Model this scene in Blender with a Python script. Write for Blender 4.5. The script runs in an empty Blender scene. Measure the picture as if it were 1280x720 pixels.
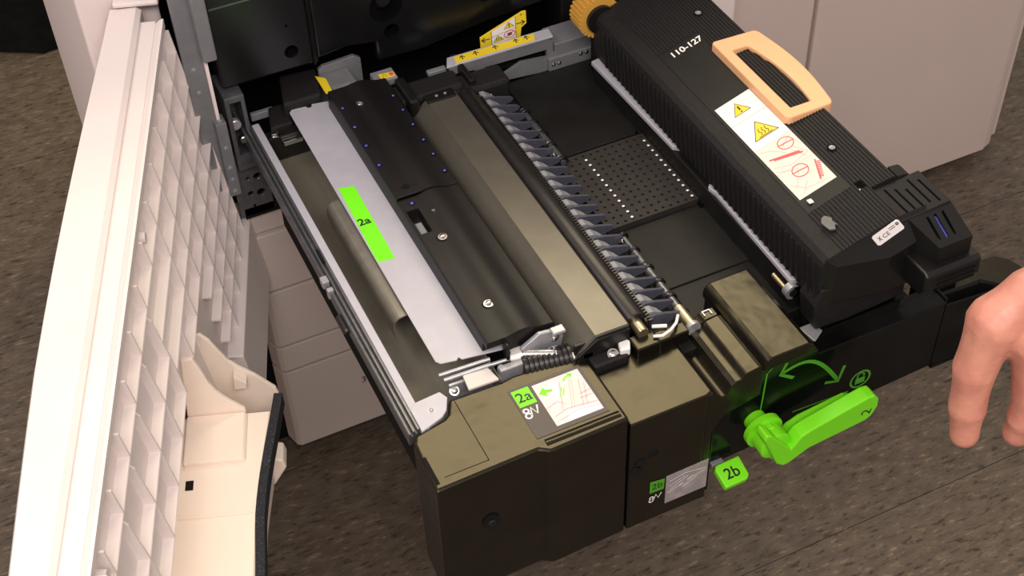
import bpy, bmesh, math, random
from mathutils import Vector, Matrix
random.seed(7)
S = 0.001                       # all lengths below are millimetres
scene = bpy.context.scene
COL = scene.collection

# ---------------------------------------------------------------- camera, world, lamps, exposure
cam_d = bpy.data.cameras.new('camera')
cam = bpy.data.objects.new('camera', cam_d)
COL.objects.link(cam)
scene.camera = cam
cam_d.sensor_fit = 'HORIZONTAL'
cam_d.sensor_width = 36.0
cam_d.lens = 36.0 * 1755.143 / 1280.0
cam_d.clip_start = 0.02
cam_d.clip_end = 50
cam.matrix_world = Matrix(((0.90279522, 0.32414291, -0.28265203, -0.23637280),
                           (-0.42892681, 0.63072178, -0.64669299, -0.73242444),
                           (-0.03134616, 0.70506837, 0.70844619, 1.02603923),
                           (0, 0, 0, 1)))

world = bpy.data.worlds.new('room_light')
scene.world = world
world.use_nodes = True
bg = world.node_tree.nodes['Background']
bg.inputs[0].default_value = (0.98, 0.86, 0.80, 1)
bg.inputs[1].default_value = 0.52


def ceiling_lamp(x, y, sx, sy, power, col=(1.0, 0.93, 0.84)):
    ld = bpy.data.lights.new('ceiling_lamp', 'AREA')
    ld.shape = 'RECTANGLE'
    ld.size = sx * S
    ld.size_y = sy * S
    ld.energy = power
    ld.color = col
    o = bpy.data.objects.new('ceiling_lamp', ld)
    o.location = (x * S, y * S, 1.85)
    COL.objects.link(o)
    return o


ceiling_lamp(800, 1450, 1500, 900, 32, (1.0, 0.87, 0.60))
ceiling_lamp(-1100, 500, 700, 1500, 18, (1.0, 0.93, 0.88))
ceiling_lamp(-350, -1350, 1500, 700, 60, (1.0, 0.93, 0.88))

vs = scene.view_settings
vs.view_transform = 'Standard'
vs.look = 'None'
vs.gamma = 1.0
vs.use_curve_mapping = False
vs.exposure = 0.0

# ---------------------------------------------------------------- materials
MATS = {}


def mat(name, col, rough=0.5, metal=0.0, spec=0.5, tint=None, noise=None, bump=None, emit=None):
    """noise=(scale, colour2, lo, hi)  bump=(scale, strength)"""
    if name in MATS:
        return MATS[name]
    m = bpy.data.materials.new(name)
    m.use_nodes = True
    nt = m.node_tree
    b = nt.nodes['Principled BSDF']
    b.inputs['Base Color'].default_value = (*col, 1)
    b.inputs['Roughness'].default_value = rough
    b.inputs['Metallic'].default_value = metal
    b.inputs['Specular IOR Level'].default_value = spec
    if tint:
        b.inputs['Specular Tint'].default_value = (*tint, 1)
    tc = nt.nodes.new('ShaderNodeTexCoord')
    if noise:
        sc, c2, lo, hi = noise
        n = nt.nodes.new('ShaderNodeTexNoise')
        n.inputs['Scale'].default_value = sc
        n.inputs['Detail'].default_value = 5
        r = nt.nodes.new('ShaderNodeValToRGB')
        r.color_ramp.elements[0].position = lo
        r.color_ramp.elements[1].position = hi
        r.color_ramp.elements[0].color = (*col, 1)
        r.color_ramp.elements[1].color = (*c2, 1)
        nt.links.new(tc.outputs['Object'], n.inputs['Vector'])
        nt.links.new(n.outputs['Fac'], r.inputs[0])
        nt.links.new(r.outputs[0], b.inputs['Base Color'])
    if bump:
        n = nt.nodes.new('ShaderNodeTexNoise')
        n.inputs['Scale'].default_value = bump[0]
        n.inputs['Detail'].default_value = 3
        bp = nt.nodes.new('ShaderNodeBump')
        bp.inputs['Strength'].default_value = bump[1]
        bp.inputs['Distance'].default_value = bump[2] if len(bump) > 2 else 0.001
        nt.links.new(tc.outputs['Object'], n.inputs['Vector'])
        nt.links.new(n.outputs['Fac'], bp.inputs['Height'])
        nt.links.new(bp.outputs[0], b.inputs['Normal'])
    if emit:
        b.inputs['Emission Color'].default_value = (*emit[0], 1)
        b.inputs['Emission Strength'].default_value = emit[1]
    MATS[name] = m
    return m


GLOSSB = mat('gloss_black_plastic', (0.004, 0.0036, 0.003), 0.26, spec=0.5, tint=(1, 0.87, 0.60), noise=(14, (0.007, 0.006, 0.005), .4, .7), bump=(15, 0.9, 0.0028))  # specular tint puts the warm colour of reflected light into the plastic
BLACK = mat('satin_black_plastic', (0.007, 0.006, 0.006), 0.38, spec=0.4, noise=(20, (0.010, 0.009, 0.009), .4, .7), bump=(600, 0.05))
COVERB = mat('guide_cover_black', (0.008, 0.007, 0.007), 0.42, spec=0.28, noise=(10, (0.012, 0.010, 0.010), .4, .7), bump=(900, 0.05))
MATTEB = mat('matte_black_plastic', (0.011, 0.0095, 0.010), 0.6, spec=0.3, noise=(300, (0.017, 0.015, 0.015), .4, .7), bump=(1400, 0.25))
PIANOB = mat('mirror_black_plastic', (0.003, 0.003, 0.003), 0.12, spec=0.14, noise=(10, (0.010, 0.010, 0.010), .4, .7))
INNERB = mat('inner_panel_black', (0.005, 0.005, 0.0055), 0.24, spec=0.45, noise=(9, (0.008, 0.008, 0.009), .4, .7))
DEEPB = mat('deep_black', (0.004, 0.004, 0.004), 0.8, spec=0.2, noise=(40, (0.008, 0.008, 0.008), .4, .7))
BEDB = mat('transport_black', (0.008, 0.0075, 0.007), 0.5, spec=0.3, noise=(30, (0.012, 0.011, 0.010), .4, .7))
PERFB = mat('perforated_belt_black', (0.026, 0.022, 0.020), 0.55, spec=0.35, noise=(120, (0.032, 0.028, 0.025), .4, .7))
RUBBER = mat('black_rubber', (0.012, 0.010, 0.010), 0.35, noise=(60, (0.018, 0.015, 0.014), .4, .7))
FOAM = mat('dark_foam', (0.03, 0.03, 0.035), 0.9, spec=0.1, noise=(700, (0.09, 0.09, 0.11), .55, .7), bump=(900, 0.5))
SILVER = mat('galvanised_sheet', (0.46, 0.445, 0.50), 0.48, metal=0.12, noise=(60, (0.49, 0.475, 0.53), .4, .7), bump=(500, 0.04))
ZINC = mat('zinc_metal', (0.40, 0.40, 0.43), 0.38, metal=0.55, noise=(90, (0.46, 0.46, 0.49), .4, .7))
RAILM = mat('dark_rail_metal', (0.13, 0.13, 0.14), 0.32, metal=0.6, noise=(90, (0.17, 0.17, 0.18), .4, .7))
POSTM = mat('grey_frame_metal', (0.22, 0.22, 0.235), 0.45, metal=0.3, noise=(60, (0.25, 0.25, 0.265), .4, .7))
CHROME = mat('bright_steel', (0.75, 0.74, 0.72), 0.2, metal=1.0, noise=(90, (0.7, 0.69, 0.67), .4, .7))
BRASS = mat('sintered_bronze', (0.55, 0.44, 0.28), 0.3, metal=0.9, noise=(90, (0.5, 0.4, 0.25), .4, .7))
BARM = mat('satin_bar_steel', (0.135, 0.122, 0.098), 0.34, metal=0.5, noise=(40, (0.15, 0.136, 0.11), .4, .7))
TROUGH = mat('trough_steel', (0.22, 0.20, 0.155), 0.5, metal=0.3, noise=(20, (0.25, 0.225, 0.175), .4, .7))
HANDLEM = mat('curved_handle_steel', (0.25, 0.235, 0.20), 0.33, metal=0.7, noise=(60, (0.30, 0.28, 0.245), .4, .7))
FINM = mat('slate_fin_plastic', (0.060, 0.062, 0.085), 0.5, noise=(80, (0.075, 0.077, 0.10), .4, .7))
FINL = mat('grey_guide_plastic', (0.24, 0.24, 0.26), 0.5, noise=(80, (0.27, 0.27, 0.29), .4, .7))
WHITE = mat('door_white_plastic', (0.74, 0.655, 0.63), 0.45, noise=(8, (0.77, 0.685, 0.66), .4, .7), bump=(1200, 0.04))
LITWHITE = mat('door_white_lit', (0.90, 0.77, 0.66), 0.4, noise=(8, (0.92, 0.79, 0.68), .4, .7))  # door white made paler: light on upward faces put into the colour
BODYW = mat('machine_white_plastic', (0.86, 0.735, 0.715), 0.5, noise=(8, (0.88, 0.755, 0.735), .4, .7))
TRAYG = mat('tray_grey_plastic', (0.55, 0.465, 0.425), 0.5, noise=(6, (0.58, 0.49, 0.45), .4, .7), bump=(1400, 0.06))
CABG = mat('cabinet_grey_plastic', (0.64, 0.52, 0.475), 0.5, noise=(4, (0.67, 0.545, 0.50), .4, .7), bump=(1400, 0.05))
GREEN = mat('lime_green_plastic', (0.20, 0.78, 0.012), 0.35, noise=(30, (0.22, 0.82, 0.016), .4, .7))
GREENP = mat('lime_green_print', (0.18, 0.90, 0.005), 0.5, noise=(30, (0.19, 0.92, 0.006), .4, .7))
DKGREEN = mat('green_print_on_black', (0.07, 0.32, 0.015), 0.5, noise=(30, (0.08, 0.35, 0.018), .4, .7))
PEACH = mat('peach_handle_plastic', (0.90, 0.49, 0.25), 0.45, noise=(12, (0.93, 0.52, 0.27), .4, .7))
YGEAR = mat('amber_gear_plastic', (0.62, 0.33, 0.055), 0.45, noise=(12, (0.68, 0.37, 0.065), .4, .7))
PAPER = mat('white_label', (0.86, 0.80, 0.80), 0.5, noise=(10, (0.88, 0.82, 0.82), .4, .7))
PINKP = mat('pink_label_print', (0.80, 0.62, 0.62), 0.5, noise=(10, (0.83, 0.65, 0.64), .4, .7))
PEACHP = mat('peach_label_print', (0.86, 0.68, 0.60), 0.5, noise=(10, (0.88, 0.70, 0.62), .4, .7))
SKETCH = mat('sketch_line_print', (0.55, 0.38, 0.40), 0.5, noise=(10, (0.58, 0.40, 0.42), .4, .7))
REDP = mat('red_print', (0.75, 0.10, 0.11), 0.5, noise=(10, (0.78, 0.12, 0.12), .4, .7))
YELLOWP = mat('yellow_label', (0.86, 0.63, 0.02), 0.45, noise=(10, (0.88, 0.66, 0.03), .4, .7))
INK = mat('black_ink', (0.012, 0.012, 0.012), 0.5, noise=(10, (0.016, 0.016, 0.016), .4, .7))
WHITEI = mat('white_ink', (0.85, 0.82, 0.80), 0.5, noise=(10, (0.87, 0.84, 0.82), .4, .7))
BROWNP = mat('dark_label_backing', (0.062, 0.050, 0.046), 0.45, noise=(30, (0.07, 0.056, 0.052), .4, .7))
GREYPIC = mat('grey_picture_print', (0.30, 0.26, 0.27), 0.5, noise=(60, (0.42, 0.37, 0.37), .45, .65))
BLUEDOT = mat('blue_sensor', (0.07, 0.08, 0.55), 0.4, noise=(200, (0.12, 0.13, 0.65), .4, .7))
PALESIL = mat('pale_film_plate', (0.62, 0.56, 0.52), 0.45, noise=(30, (0.66, 0.60, 0.56), .4, .7))
SKIN = mat('skin', (0.47, 0.175, 0.125), 0.5, noise=(55, (0.57, 0.25, 0.175), .35, .7), bump=(260, 0.25))
SKINN = mat('fingernail', (0.66, 0.38, 0.31), 0.3, noise=(55, (0.70, 0.42, 0.35), .35, .7))


def vinyl_material():
    m = bpy.data.materials.new('mottled_brown_vinyl')
    m.use_nodes = True
    nt = m.node_tree
    b = nt.nodes['Principled BSDF']
    b.inputs['Roughness'].default_value = 0.5
    b.inputs['Specular IOR Level'].default_value = 0.3
    geo = nt.nodes.new('ShaderNodeNewGeometry')
    info = nt.nodes.new('ShaderNodeObjectInfo')

    def chips(scale, stretch, rot):
        mp = nt.nodes.new('ShaderNodeMapping')
        mp.inputs['Scale'].default_value = stretch
        mp.inputs['Rotation'].default_value = (0, 0, rot)
        n = nt.nodes.new('ShaderNodeTexNoise')
        n.inputs['Scale'].default_value = scale
        n.inputs['Detail'].default_value = 6
        n.inputs['Roughness'].default_value = 0.65
        nt.links.new(geo.outputs['Position'], mp.inputs[0])
        nt.links.new(mp.outputs[0], n.inputs['Vector'])
        return n
    a = chips(45, (0.7, 1.5, 1), 0.5)
    c = chips(120, (0.40, 1.5, 1), 0.9)
    r = nt.nodes.new('ShaderNodeValToRGB')
    e = r.color_ramp.elements
    e[0].position = .30
    e[0].color = (0.080, 0.062, 0.046, 1)
    e[1].position = .72
    e[1].color = (0.150, 0.118, 0.088, 1)
    x = e.new(.5)
    x.color = (0.112, 0.087, 0.065, 1)
    r2 = nt.nodes.new('ShaderNodeValToRGB')
    q = r2.color_ramp.elements
    q[0].position = .37
    q[0].color = (.45, .42, .40, 1)
    q[1].position = .43
    q[1].color = (1, 1, 1, 1)
    y = q.new(.58)
    y.color = (1, 1, 1, 1)
    y2 = q.new(.65)
    y2.color = (1.9, 1.75, 1.5, 1)
    mx = nt.nodes.new('ShaderNodeMixRGB')
    mx.blend_type = 'MULTIPLY'
    mx.inputs[0].default_value = 1
    hs = nt.nodes.new('ShaderNodeMath')
    hs.operation = 'MULTIPLY_ADD'
    hs.inputs[1].default_value = 0.14
    hs.inputs[2].default_value = 0.93
    m2 = nt.nodes.new('ShaderNodeMixRGB')
    m2.blend_type = 'MULTIPLY'
    m2.inputs[0].default_value = 1
    nt.links.new(a.outputs['Fac'], r.inputs[0])
    nt.links.new(c.outputs['Fac'], r2.inputs[0])
    nt.links.new(r.outputs[0], mx.inputs[1])
    nt.links.new(r2.outputs[0], mx.inputs[2])
    nt.links.new(info.outputs['Random'], hs.inputs[0])
    nt.links.new(mx.outputs[0], m2.inputs[1])
    nt.links.new(hs.outputs[0], m2.inputs[2])
    nt.links.new(m2.outputs[0], b.inputs['Base Color'])
    return m


VINYL = vinyl_material()

# ---------------------------------------------------------------- helpers


def link(o, parent=None):
    COL.objects.link(o)
    if parent is not None:
        o.parent = parent
        o.matrix_parent_inverse = Matrix.Translation(-parent.location)
    return o


def thing(name, label, cat, loc, group=None):
    o = bpy.data.objects.new(name, None)
    o.empty_display_size = 0.02
    o.location = Vector(loc) * S
    COL.objects.link(o)
    o['label'] = label
    o['category'] = cat
    if group:
        o['group'] = group
    return o


def mesh(name, verts, faces, m, parent=None, bevel=0, smooth=False, seg=2, loc=None, recalc=True):
    me = bpy.data.meshes.new(name)
    me.from_pydata([Vector(v) * S for v in verts], [], faces)
    if recalc:
        bm = bmesh.new()
        bm.from_mesh(me)
        bmesh.ops.recalc_face_normals(bm, faces=bm.faces)
        bm.to_mesh(me)
        bm.free()
    me.materials.append(m)
    if smooth:
        for p in me.polygons:
            p.use_smooth = True
    o = bpy.data.objects.new(name, me)
    if loc is not None:
        o.location = Vector(loc) * S
    link(o, parent)
    if bevel:
        md = o.modifiers.new('bevel', 'BEVEL')
        md.width = bevel * S
        md.segments = seg
        md.limit_method = 'ANGLE'
        md.angle_limit = math.radians(35)
        md.harden_normals = False
    return o


def boxgeo(x0, x1, y0, y1, z0, z1):
    v = [(x0, y0, z0), (x1, y0, z0), (x1, y1, z0), (x0, y1, z0), (x0, y0, z1), (x1, y0, z1), (x1, y1, z1), (x0, y1, z1)]
    f = [(0, 3, 2, 1), (4, 5, 6, 7), (0, 1, 5, 4), (1, 2, 6, 5), (2, 3, 7, 6), (3, 0, 4, 7)]
    return v, f


def box(name, x0, x1, y0, y1, z0, z1, m, parent=None, bevel=0, seg=2):
    v, f = boxgeo(x0, x1, y0, y1, z0, z1)
    return mesh(name, v, f, m, parent, bevel, seg=seg)


def prism(name, prof, axis, lo, hi, m, parent=None, bevel=0, smooth=False, seg=2):
    """prof: polygon in the other two axes, extruded along axis"""
    def P(a, b, t):
        return {'x': (t, a, b), 'y': (a, t, b), 'z': (a, b, t)}[axis]
    n = len(prof)
    v = [P(a, b, lo) for a, b in prof] + [P(a, b, hi) for a, b in prof]
    f = [tuple(range(n)), tuple(range(2 * n - 1, n - 1, -1))]
    f += [(i, (i + 1) % n, n + (i + 1) % n, n + i) for i in range(n)]
    return mesh(name, v, f, m, parent, bevel, smooth, seg)


def sheet(name, prof, axis, lo, hi, th, m, parent=None, smooth=True):
    """bent sheet of thickness th following an open profile"""
    n = len(prof)
    off = []
    for i in range(n):
        a = Vector(prof[max(i - 1, 0)])
        b = Vector(prof[min(i + 1, n - 1)])
        d = (b - a).normalized()
        off.append((prof[i][0] - d.y * th, prof[i][1] + d.x * th))
    return prism(name, list(prof) + off[::-1], axis, lo, hi, m, parent, 0, False)


def shift(o, d=(5.7, 8.0, -11.4)):
    o.location = o.location + Vector(d) * S
    return o


def soften(o, ang=28):
    for p in o.data.polygons:
        p.use_smooth = True
    o.data.set_sharp_from_angle(angle=math.radians(ang))
    return o


def frame_from(d):
    d = d.normalized()
    a = Vector((0, 0, 1)) if abs(d.z) < 0.9 else Vector((1, 0, 0))
    u = d.cross(a).normalized()
    return u, d.cross(u).normalized()


def lathe(name, p0, p1, prof, m, parent=None, segs=20, smooth=True):
    """prof: [(t along axis 0..1, radius)]"""
    p0, p1 = Vector(p0), Vector(p1)
    u, w = frame_from(p1 - p0)
    v, f = [], []
    for t, r in prof:
        c = p0.lerp(p1, t)
        for k in range(segs):
            a = 2 * math.pi * k / segs
            v.append(tuple(c + u * (r * math.cos(a)) + w * (r * math.sin(a))))
    for i in range(len(prof) - 1):
        for k in range(segs):
            f.append((i * segs + k, i * segs + (k + 1) % segs, (i + 1) * segs + (k + 1) % segs, (i + 1) * segs + k))
    f.append(tuple(range(segs)))
    f.append(tuple(range((len(prof) - 1) * segs, len(prof) * segs)))
    o = mesh(name, v, f, m, parent)
    if smooth:
        for p in o.data.polygons:
            p.use_smooth = len(p.vertices) == 4
        try:
            o.data.set_sharp_from_angle(angle=math.radians(40))
        except Exception:
            pass
    return o


def rod(name, p0, p1, r, m, parent=None, segs=16, ch=0.0):
    if ch:
        L = (Vector(p1) - Vector(p0)).length
        t = ch / L
        return lathe(name, p0, p1, [(0, r - ch), (t, r), (1 - t, r), (1, r - ch)], m, parent, segs)
    return lathe(name, p0, p1, [(0, r), (1, r)], m, parent, segs)


def screw(p, n, r, parent, m=None):
    """pan-head screw with a cross slot ring, axis n"""
    p, n = Vector(p), Vector(n).normalized()
    return lathe('screw', tuple(p), tuple(p + n * r * 0.8), [(0, r * 1.5), (.25, r * 1.5), (.26, r), (.75, r * .9), (1, r * .55), (1.02, r * .1)], m or CHROME, parent, 14)


class Plane2:
    """a flat printed face: origin, u, v directions in millimetres"""
    def __init__(s, o, u, v):
        s.o, s.u, s.v = Vector(o), Vector(u).normalized(), Vector(v).normalized()
        s.n = s.u.cross(s.v).normalized()

    def at(s, a, b, h=0.0):
        return tuple(s.o + s.u * a + s.v * b + s.n * h)


def decal(name, pl, pts, m, parent, h=0.25):
    n = len(pts)
    return mesh(name, [pl.at(a, b, h) for a, b in pts], [tuple(range(n))], m, parent, recalc=False)


def plate(name, pl, pts, m, parent, h=0.4, base=-0.6, bevel=0):
    n = len(pts)
    v = [pl.at(a, b, base) for a, b in pts] + [pl.at(a, b, h) for a, b in pts]
    f = [tuple(range(n))[::-1], tuple(range(n, 2 * n))] + [(i, (i + 1) % n, n + (i + 1) % n, n + i) for i in range(n)]
    return mesh(name, v, f, m, parent, bevel)


def strokes(name, pl, lines, w, m, parent, h=0.3, closed=False):
    v, f = [], []
    for pts in lines:
        n = len(pts)
        b0 = len(v)
        for i in range(n):
            if closed:
                a, c = Vector(pts[i - 1]), Vector(pts[(i + 1) % n])
            else:
                a, c = Vector(pts[max(i - 1, 0)]), Vector(pts[min(i + 1, n - 1)])
            d = (c - a).normalized()
            nx, ny = -d.y * w / 2, d.x * w / 2
            v.append(pl.at(pts[i][0] + nx, pts[i][1] + ny, h))
            v.append(pl.at(pts[i][0] - nx, pts[i][1] - ny, h))
        for i in range(n if closed else n - 1):
            j = (i + 1) % n
            f.append((b0 + 2 * i, b0 + 2 * i + 1, b0 + 2 * j + 1, b0 + 2 * j))
    return mesh(name, v, f, m, parent, recalc=False)


def ring_pts(cx, cy, r, n=20):
    return [(cx + r * math.cos(2 * math.pi * i / n), cy + r * math.sin(2 * math.pi * i / n)) for i in range(n)]


def text(name, s, pl, a, b, size, m, parent, rot=0.0, h=0.35, bold=0.0, sx=1.0):
    cu = bpy.data.curves.new(name, 'FONT')
    cu.body = s
    cu.size = size * S
    cu.align_x = 'CENTER'
    cu.align_y = 'CENTER'
    cu.offset = bold * S
    t = bpy.data.objects.new(name, cu)
    COL.objects.link(t)
    bpy.context.view_layer.update()
    dg = bpy.context.evaluated_depsgraph_get()
    me = bpy.data.meshes.new_from_object(t.evaluated_get(dg))
    bpy.data.objects.remove(t)
    bpy.data.curves.remove(cu)
    c, q = math.cos(rot), math.sin(rot)
    for vtx in me.vertices:
        x, y = vtx.co.x / S * sx, vtx.co.y / S
        vtx.co = Vector(pl.at(a + x * c - y * q, b + x * q + y * c, h)) * S
    me.materials.clear()
    me.materials.append(m)
    o = bpy.data.objects.new(name, me)
    return link(o, parent)


def cut(o, cutters):
    """boolean difference with temporary solids, baked into the mesh"""
    for c in cutters:
        md = o.modifiers.new('cut', 'BOOLEAN')
        md.object = c
        md.operation = 'DIFFERENCE'
        md.solver = 'EXACT'
    bpy.context.view_layer.update()
    dg = bpy.context.evaluated_depsgraph_get()
    me = bpy.data.meshes.new_from_object(o.evaluated_get(dg))
    old = o.data
    o.modifiers.clear()
    o.data = me
    bpy.data.meshes.remove(old)
    for c in cutters:
        bpy.data.objects.remove(c)
    return o


def cbox(*a):
    return box('cutter', *a, DEEPB)


def structure(o):
    o['kind'] = 'structure'
    return o


FLOOR = -640.0
# ---------------------------------------------------------------- floor of vinyl tiles
fl = structure(box('floor', -4000, 5000, -2500, 6000, FLOOR - 20, FLOOR - 1.2, mat('tile_joint', (0.035, 0.028, 0.022), 0.8, noise=(50, (0.045, 0.036, 0.03), .4, .7))))
TS = 457.0
tv, tf = boxgeo(0.06, TS - 0.06, 0.7, TS - 0.7, -1.2, 0)
tile_me = None
for i in range(-3, 7):
    for j in range(-3, 8):
        x, y = 60 + i * TS, 136 + j * TS
        if tile_me is None:
            o = mesh('floor_tile', tv, tf, VINYL, fl, loc=(x, y, FLOOR))
            tile_me = o.data
        else:
            o = bpy.data.objects.new('floor_tile', tile_me)
            o.location = Vector((x, y, FLOOR)) * S
            link(o, fl)
far = mesh('outer_tiles', [v for (x0, x1, y0, y1) in ((-4000, 60 - 3 * TS, -2500, 6000), (60 + 7 * TS, 5000, -2500, 6000), (60 - 3 * TS, 60 + 7 * TS, -2500, 136 - 3 * TS), (60 - 3 * TS, 60 + 7 * TS, 136 + 8 * TS, 6000))
                           for v in ((x0, y0, FLOOR), (x1, y0, FLOOR), (x1, y1, FLOOR), (x0, y1, FLOOR))],
           [(4 * k, 4 * k + 1, 4 * k + 2, 4 * k + 3) for k in range(4)], VINYL, fl)
far['kind'] = 'stuff'

# ---------------------------------------------------------------- the printer body behind the drawer
pr = thing('printer', 'white printer body with black open interior and grey paper trays below', 'printer', (300, 900, FLOOR))
box('side_column', -134, -46, 656, 1250, -600, 520, BODYW, pr, 4)
box('upper_body', -46, 640, 606, 1250, 335, 520, BODYW, pr, 5)
box('side_column', 640, 700, 610, 1250, -600, 520, BODYW, pr, 4)
box('base', -60, 660, 640, 1250, -622, -598, DEEPB, pr, 3)
for cx in (0, 600):
    for cy in (700, 1180):
        rod('caster', (cx - 14, cy, FLOOR + 22), (cx + 14, cy, FLOOR + 22), 22, RUBBER, pr, 18, 3)

# black inner panels
p1 = box('inner_panel', -6, 106, 600, 640, 52, 335, INNERB, pr, 2.5)
cut(p1, [rod('cutter', (81, 590, 76), (81, 625, 76), 8.5, DEEPB), rod('cutter', (80, 590, 112), (80, 604, 112), 2, DEEPB)])
prism('panel_edge', [(106, 600), (113, 607), (113, 612), (106, 612)], 'z', 48, 335, BLACK, pr)
p2 = prism('inner_panel', [(113, 52), (150, 56), (186, 50), (186, 24), (243, 22), (330, 34), (430, 40), (430, 335), (113, 335)], 'y', 606, 640, INNERB, pr, 2.5)
cut(p2, [rod('cutter', (207, 596, 60), (207, 634, 60), 9.5, DEEPB), rod('cutter', (203, 596, 96), (203, 634, 96), 21, DEEPB),
         rod('cutter', (330, 596, 72), (330, 630, 72), 9, DEEPB)])
rod('socket_boss', (203, 612, 100), (203, 632, 100), 10, BLACK, pr, 20, 2)
prism('inner_panel', [(430, 600), (640, 640), (640, 660), (430, 640)], 'z', -60, 335, BLACK, pr, 2)
box('cavity_back', -46, 640, 800, 810, -140, 335, DEEPB, pr)
box('cavity_floor', -46, 640, 640, 800, -150, -140, DEEPB, pr)
for a, b in ((-3, 104), (116, 428)):
    box('panel_groove', a, b, 599.4 if a < 0 else 605.4, 601 if a < 0 else 607, 158, 160, RAILM, pr)
# left frame post with bracket plates
box('frame_post', -44, -20, 596, 604, -95, 335, POSTM, pr, 1)
box('post_flange', -24, -8, 578, 604, 108, 335, POSTM, pr, 2)
box('post_flange', -26, -13, 584, 604, -92, 18, POSTM, pr, 1)
box('white_rod', -22, -18, 590, 596, 16, 112, BODYW, pr, .6)
for z in (92, 60, 22, -18, -48, -66, -84):
    screw((-34 if z > 30 else -20, 596 if z > 30 else 584, z), (0, -1, 0), 2.2, pr, ZINC)
box('slide_housing', -10, 14, 586, 640, -60, 48, RAILM, pr, 1.5)
cut(bpy.data.objects['slide_housing'], [cbox(-5, 9, 580, 630, -52, 40)])
rod('slide_roller', (-2, 588, 6), (-2, 596, 6), 7, ZINC, pr, 18, 1)
rod('slide_roller', (4, 588, -18), (4, 596, -18), 5, CHROME, pr, 18, 1)
pf = box('perforated_bracket', -18, 26, 598, 604, -142, -46, RAILM, pr, .8)
cut(pf, [rod('cutter', (x, 590, z), (x, 612, z), r, DEEPB) for x, z, r in ((0, -84, 3), (12, -84, 5), (0, -108, 4), (13, -110, 5.5), (2, -128, 2.5))])

# paper trays below
edges = [(-146, -182), (-184, -282), (-286, -389), (-393, -440), (-444, -604)]
for k, (zt, zb) in enumerate(edges):
    y = 600 if k else 606
    tr = prism('tray_front', [(-16, y + 26), (-10, y + 4), (-4, y), (640, y), (640, y + 30), (-16, y + 30)], 'z', zb, zt, TRAYG, pr, 1.6)
    if k == 4:
        text('tray_number', '3', Plane2((104, y, -511), (1, 0, 0), (0, 0, 1)), 0, 0, 17, INK, tr)
box('tray_core', -14, 640, 622, 640, -600, -146, DEEPB, pr)
box('dark_slot', -12, 60, 598, 640, -146, -130, DEEPB, pr)

# ---------------------------------------------------------------- the open front door
Hd = Vector((-53, 600, 0))
DU = Vector((-0.336, -0.942, 0)).normalized()
DW = Vector((0.942, -0.336, 0)).normalized()
dr = thing('printer_door', 'white front door swung open with ribbed inner face', 'door', tuple(Hd + DU * 370 - DW * 30 + Vector((0, 0, -420))))


def D(u, w, z):
    p = Hd + DU * u + DW * w
    return (p.x, p.y, z)


def dprism(name, prof, u0, u1, m, bevel=0, parent=None):
    """profile in (w, z) run along the door"""
    n = len(prof)
    v = [D(u0, w, z) for w, z in prof] + [D(u1, w, z) for w, z in prof]
    f = [tuple(range(n)), tuple(range(2 * n - 1, n - 1, -1))] + [(i, (i + 1) % n, n + (i + 1) % n, n + i) for i in range(n)]
    return mesh(name, v, f, m, parent or dr, bevel)


def dplate(name, prof, u, th, m, bevel=0, parent=None):
    return dprism(name, prof, u - th / 2, u + th / 2, m, bevel, parent)


def wf(z):
    return 0.0 + 0.11 * (165 - z)


UE = 900
# top cap: outer skin gently bowed
nst = 14
v, f = [], []
for i in range(nst + 1):
    u = -26 + (UE + 26) * i / nst
    t = u / 800.0
    wo = -64 - 9 * math.sin(math.pi * min(max(t, 0), 1)) + max(0, u - 500) * 0.02
    for w, z in ((wo, -560), (wo, 155), (wo + 4, 164), (-31, 165), (-26, 161), (-27, -560)):
        v.append(D(u, w, z))
for i in range(nst):
    for k in range(6):
        f.append((6 * i + k, 6 * i + (k + 1) % 6, 6 * i + 6 + (k + 1) % 6, 6 * i + 6 + k))
f += [tuple(range(6)), tuple(range(6 * nst, 6 * nst + 6))]
mesh('outer_shell', v, f, WHITE, dr)
dprism('top_groove', [(-27, 120), (-27, 142), (-22, 146), (-16, 152), (-9, 158), (-3, 162.6), (0, 163), (0, 153), (-6, 152), (-10, 120)], -2, UE, WHITE)
dprism('hinge_cap', [(-56, 166), (-56, 172), (-6, 172), (-6, 166)], -60, -24, WHITE, 2)
RD = 10.5
dprism('backing_panel', [(-26, 158), (-RD + .8, 158), (wf(-250) - RD, -250), (wf(-250) - RD - 8, -250)], -6, 340, WHITE)
dprism('backing_panel', [(-26, 158), (-RD + .8, 158), (wf(-4) - RD, -4), (-4, -6), (-8, -120), (-26, -120)], 340, UE, WHITE)
# grid of shallow ribs: long shelves and short upright webs
RD = 10.5
zA = [116, 72, 28, -14, -54, -90, -125, -154]
zB = [116, 50, -2]
us = [-4 + 57 * k for k in range(16)]


def shelf(z, a, b):
    w1 = wf(z)
    dprism('rib', [(w1 - RD - 2, z + 1.2), (w1 - .6, z + 1.2), (w1, z), (w1 - .6, z - 1.2), (w1 - RD - 2, z - 1.2)], a, b, WHITE)


def web(zt, zb, u, notch):
    a, b = wf(zt), wf(zb)
    c = a + (b - a) * .25
    if notch:
        pr_ = [(a - RD - 2, zt), (a - 7, zt), (a - 6, zt - 8), (c - 2, zt * .75 + zb * .25), (b, zb), (b - RD - 2, zb)]
    else:
        pr_ = [(a - RD - 2, zt), (a, zt), (b, zb), (b - RD - 2, zb)]
    dplate('rib', pr_, u, 2.2, WHITE)


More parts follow.
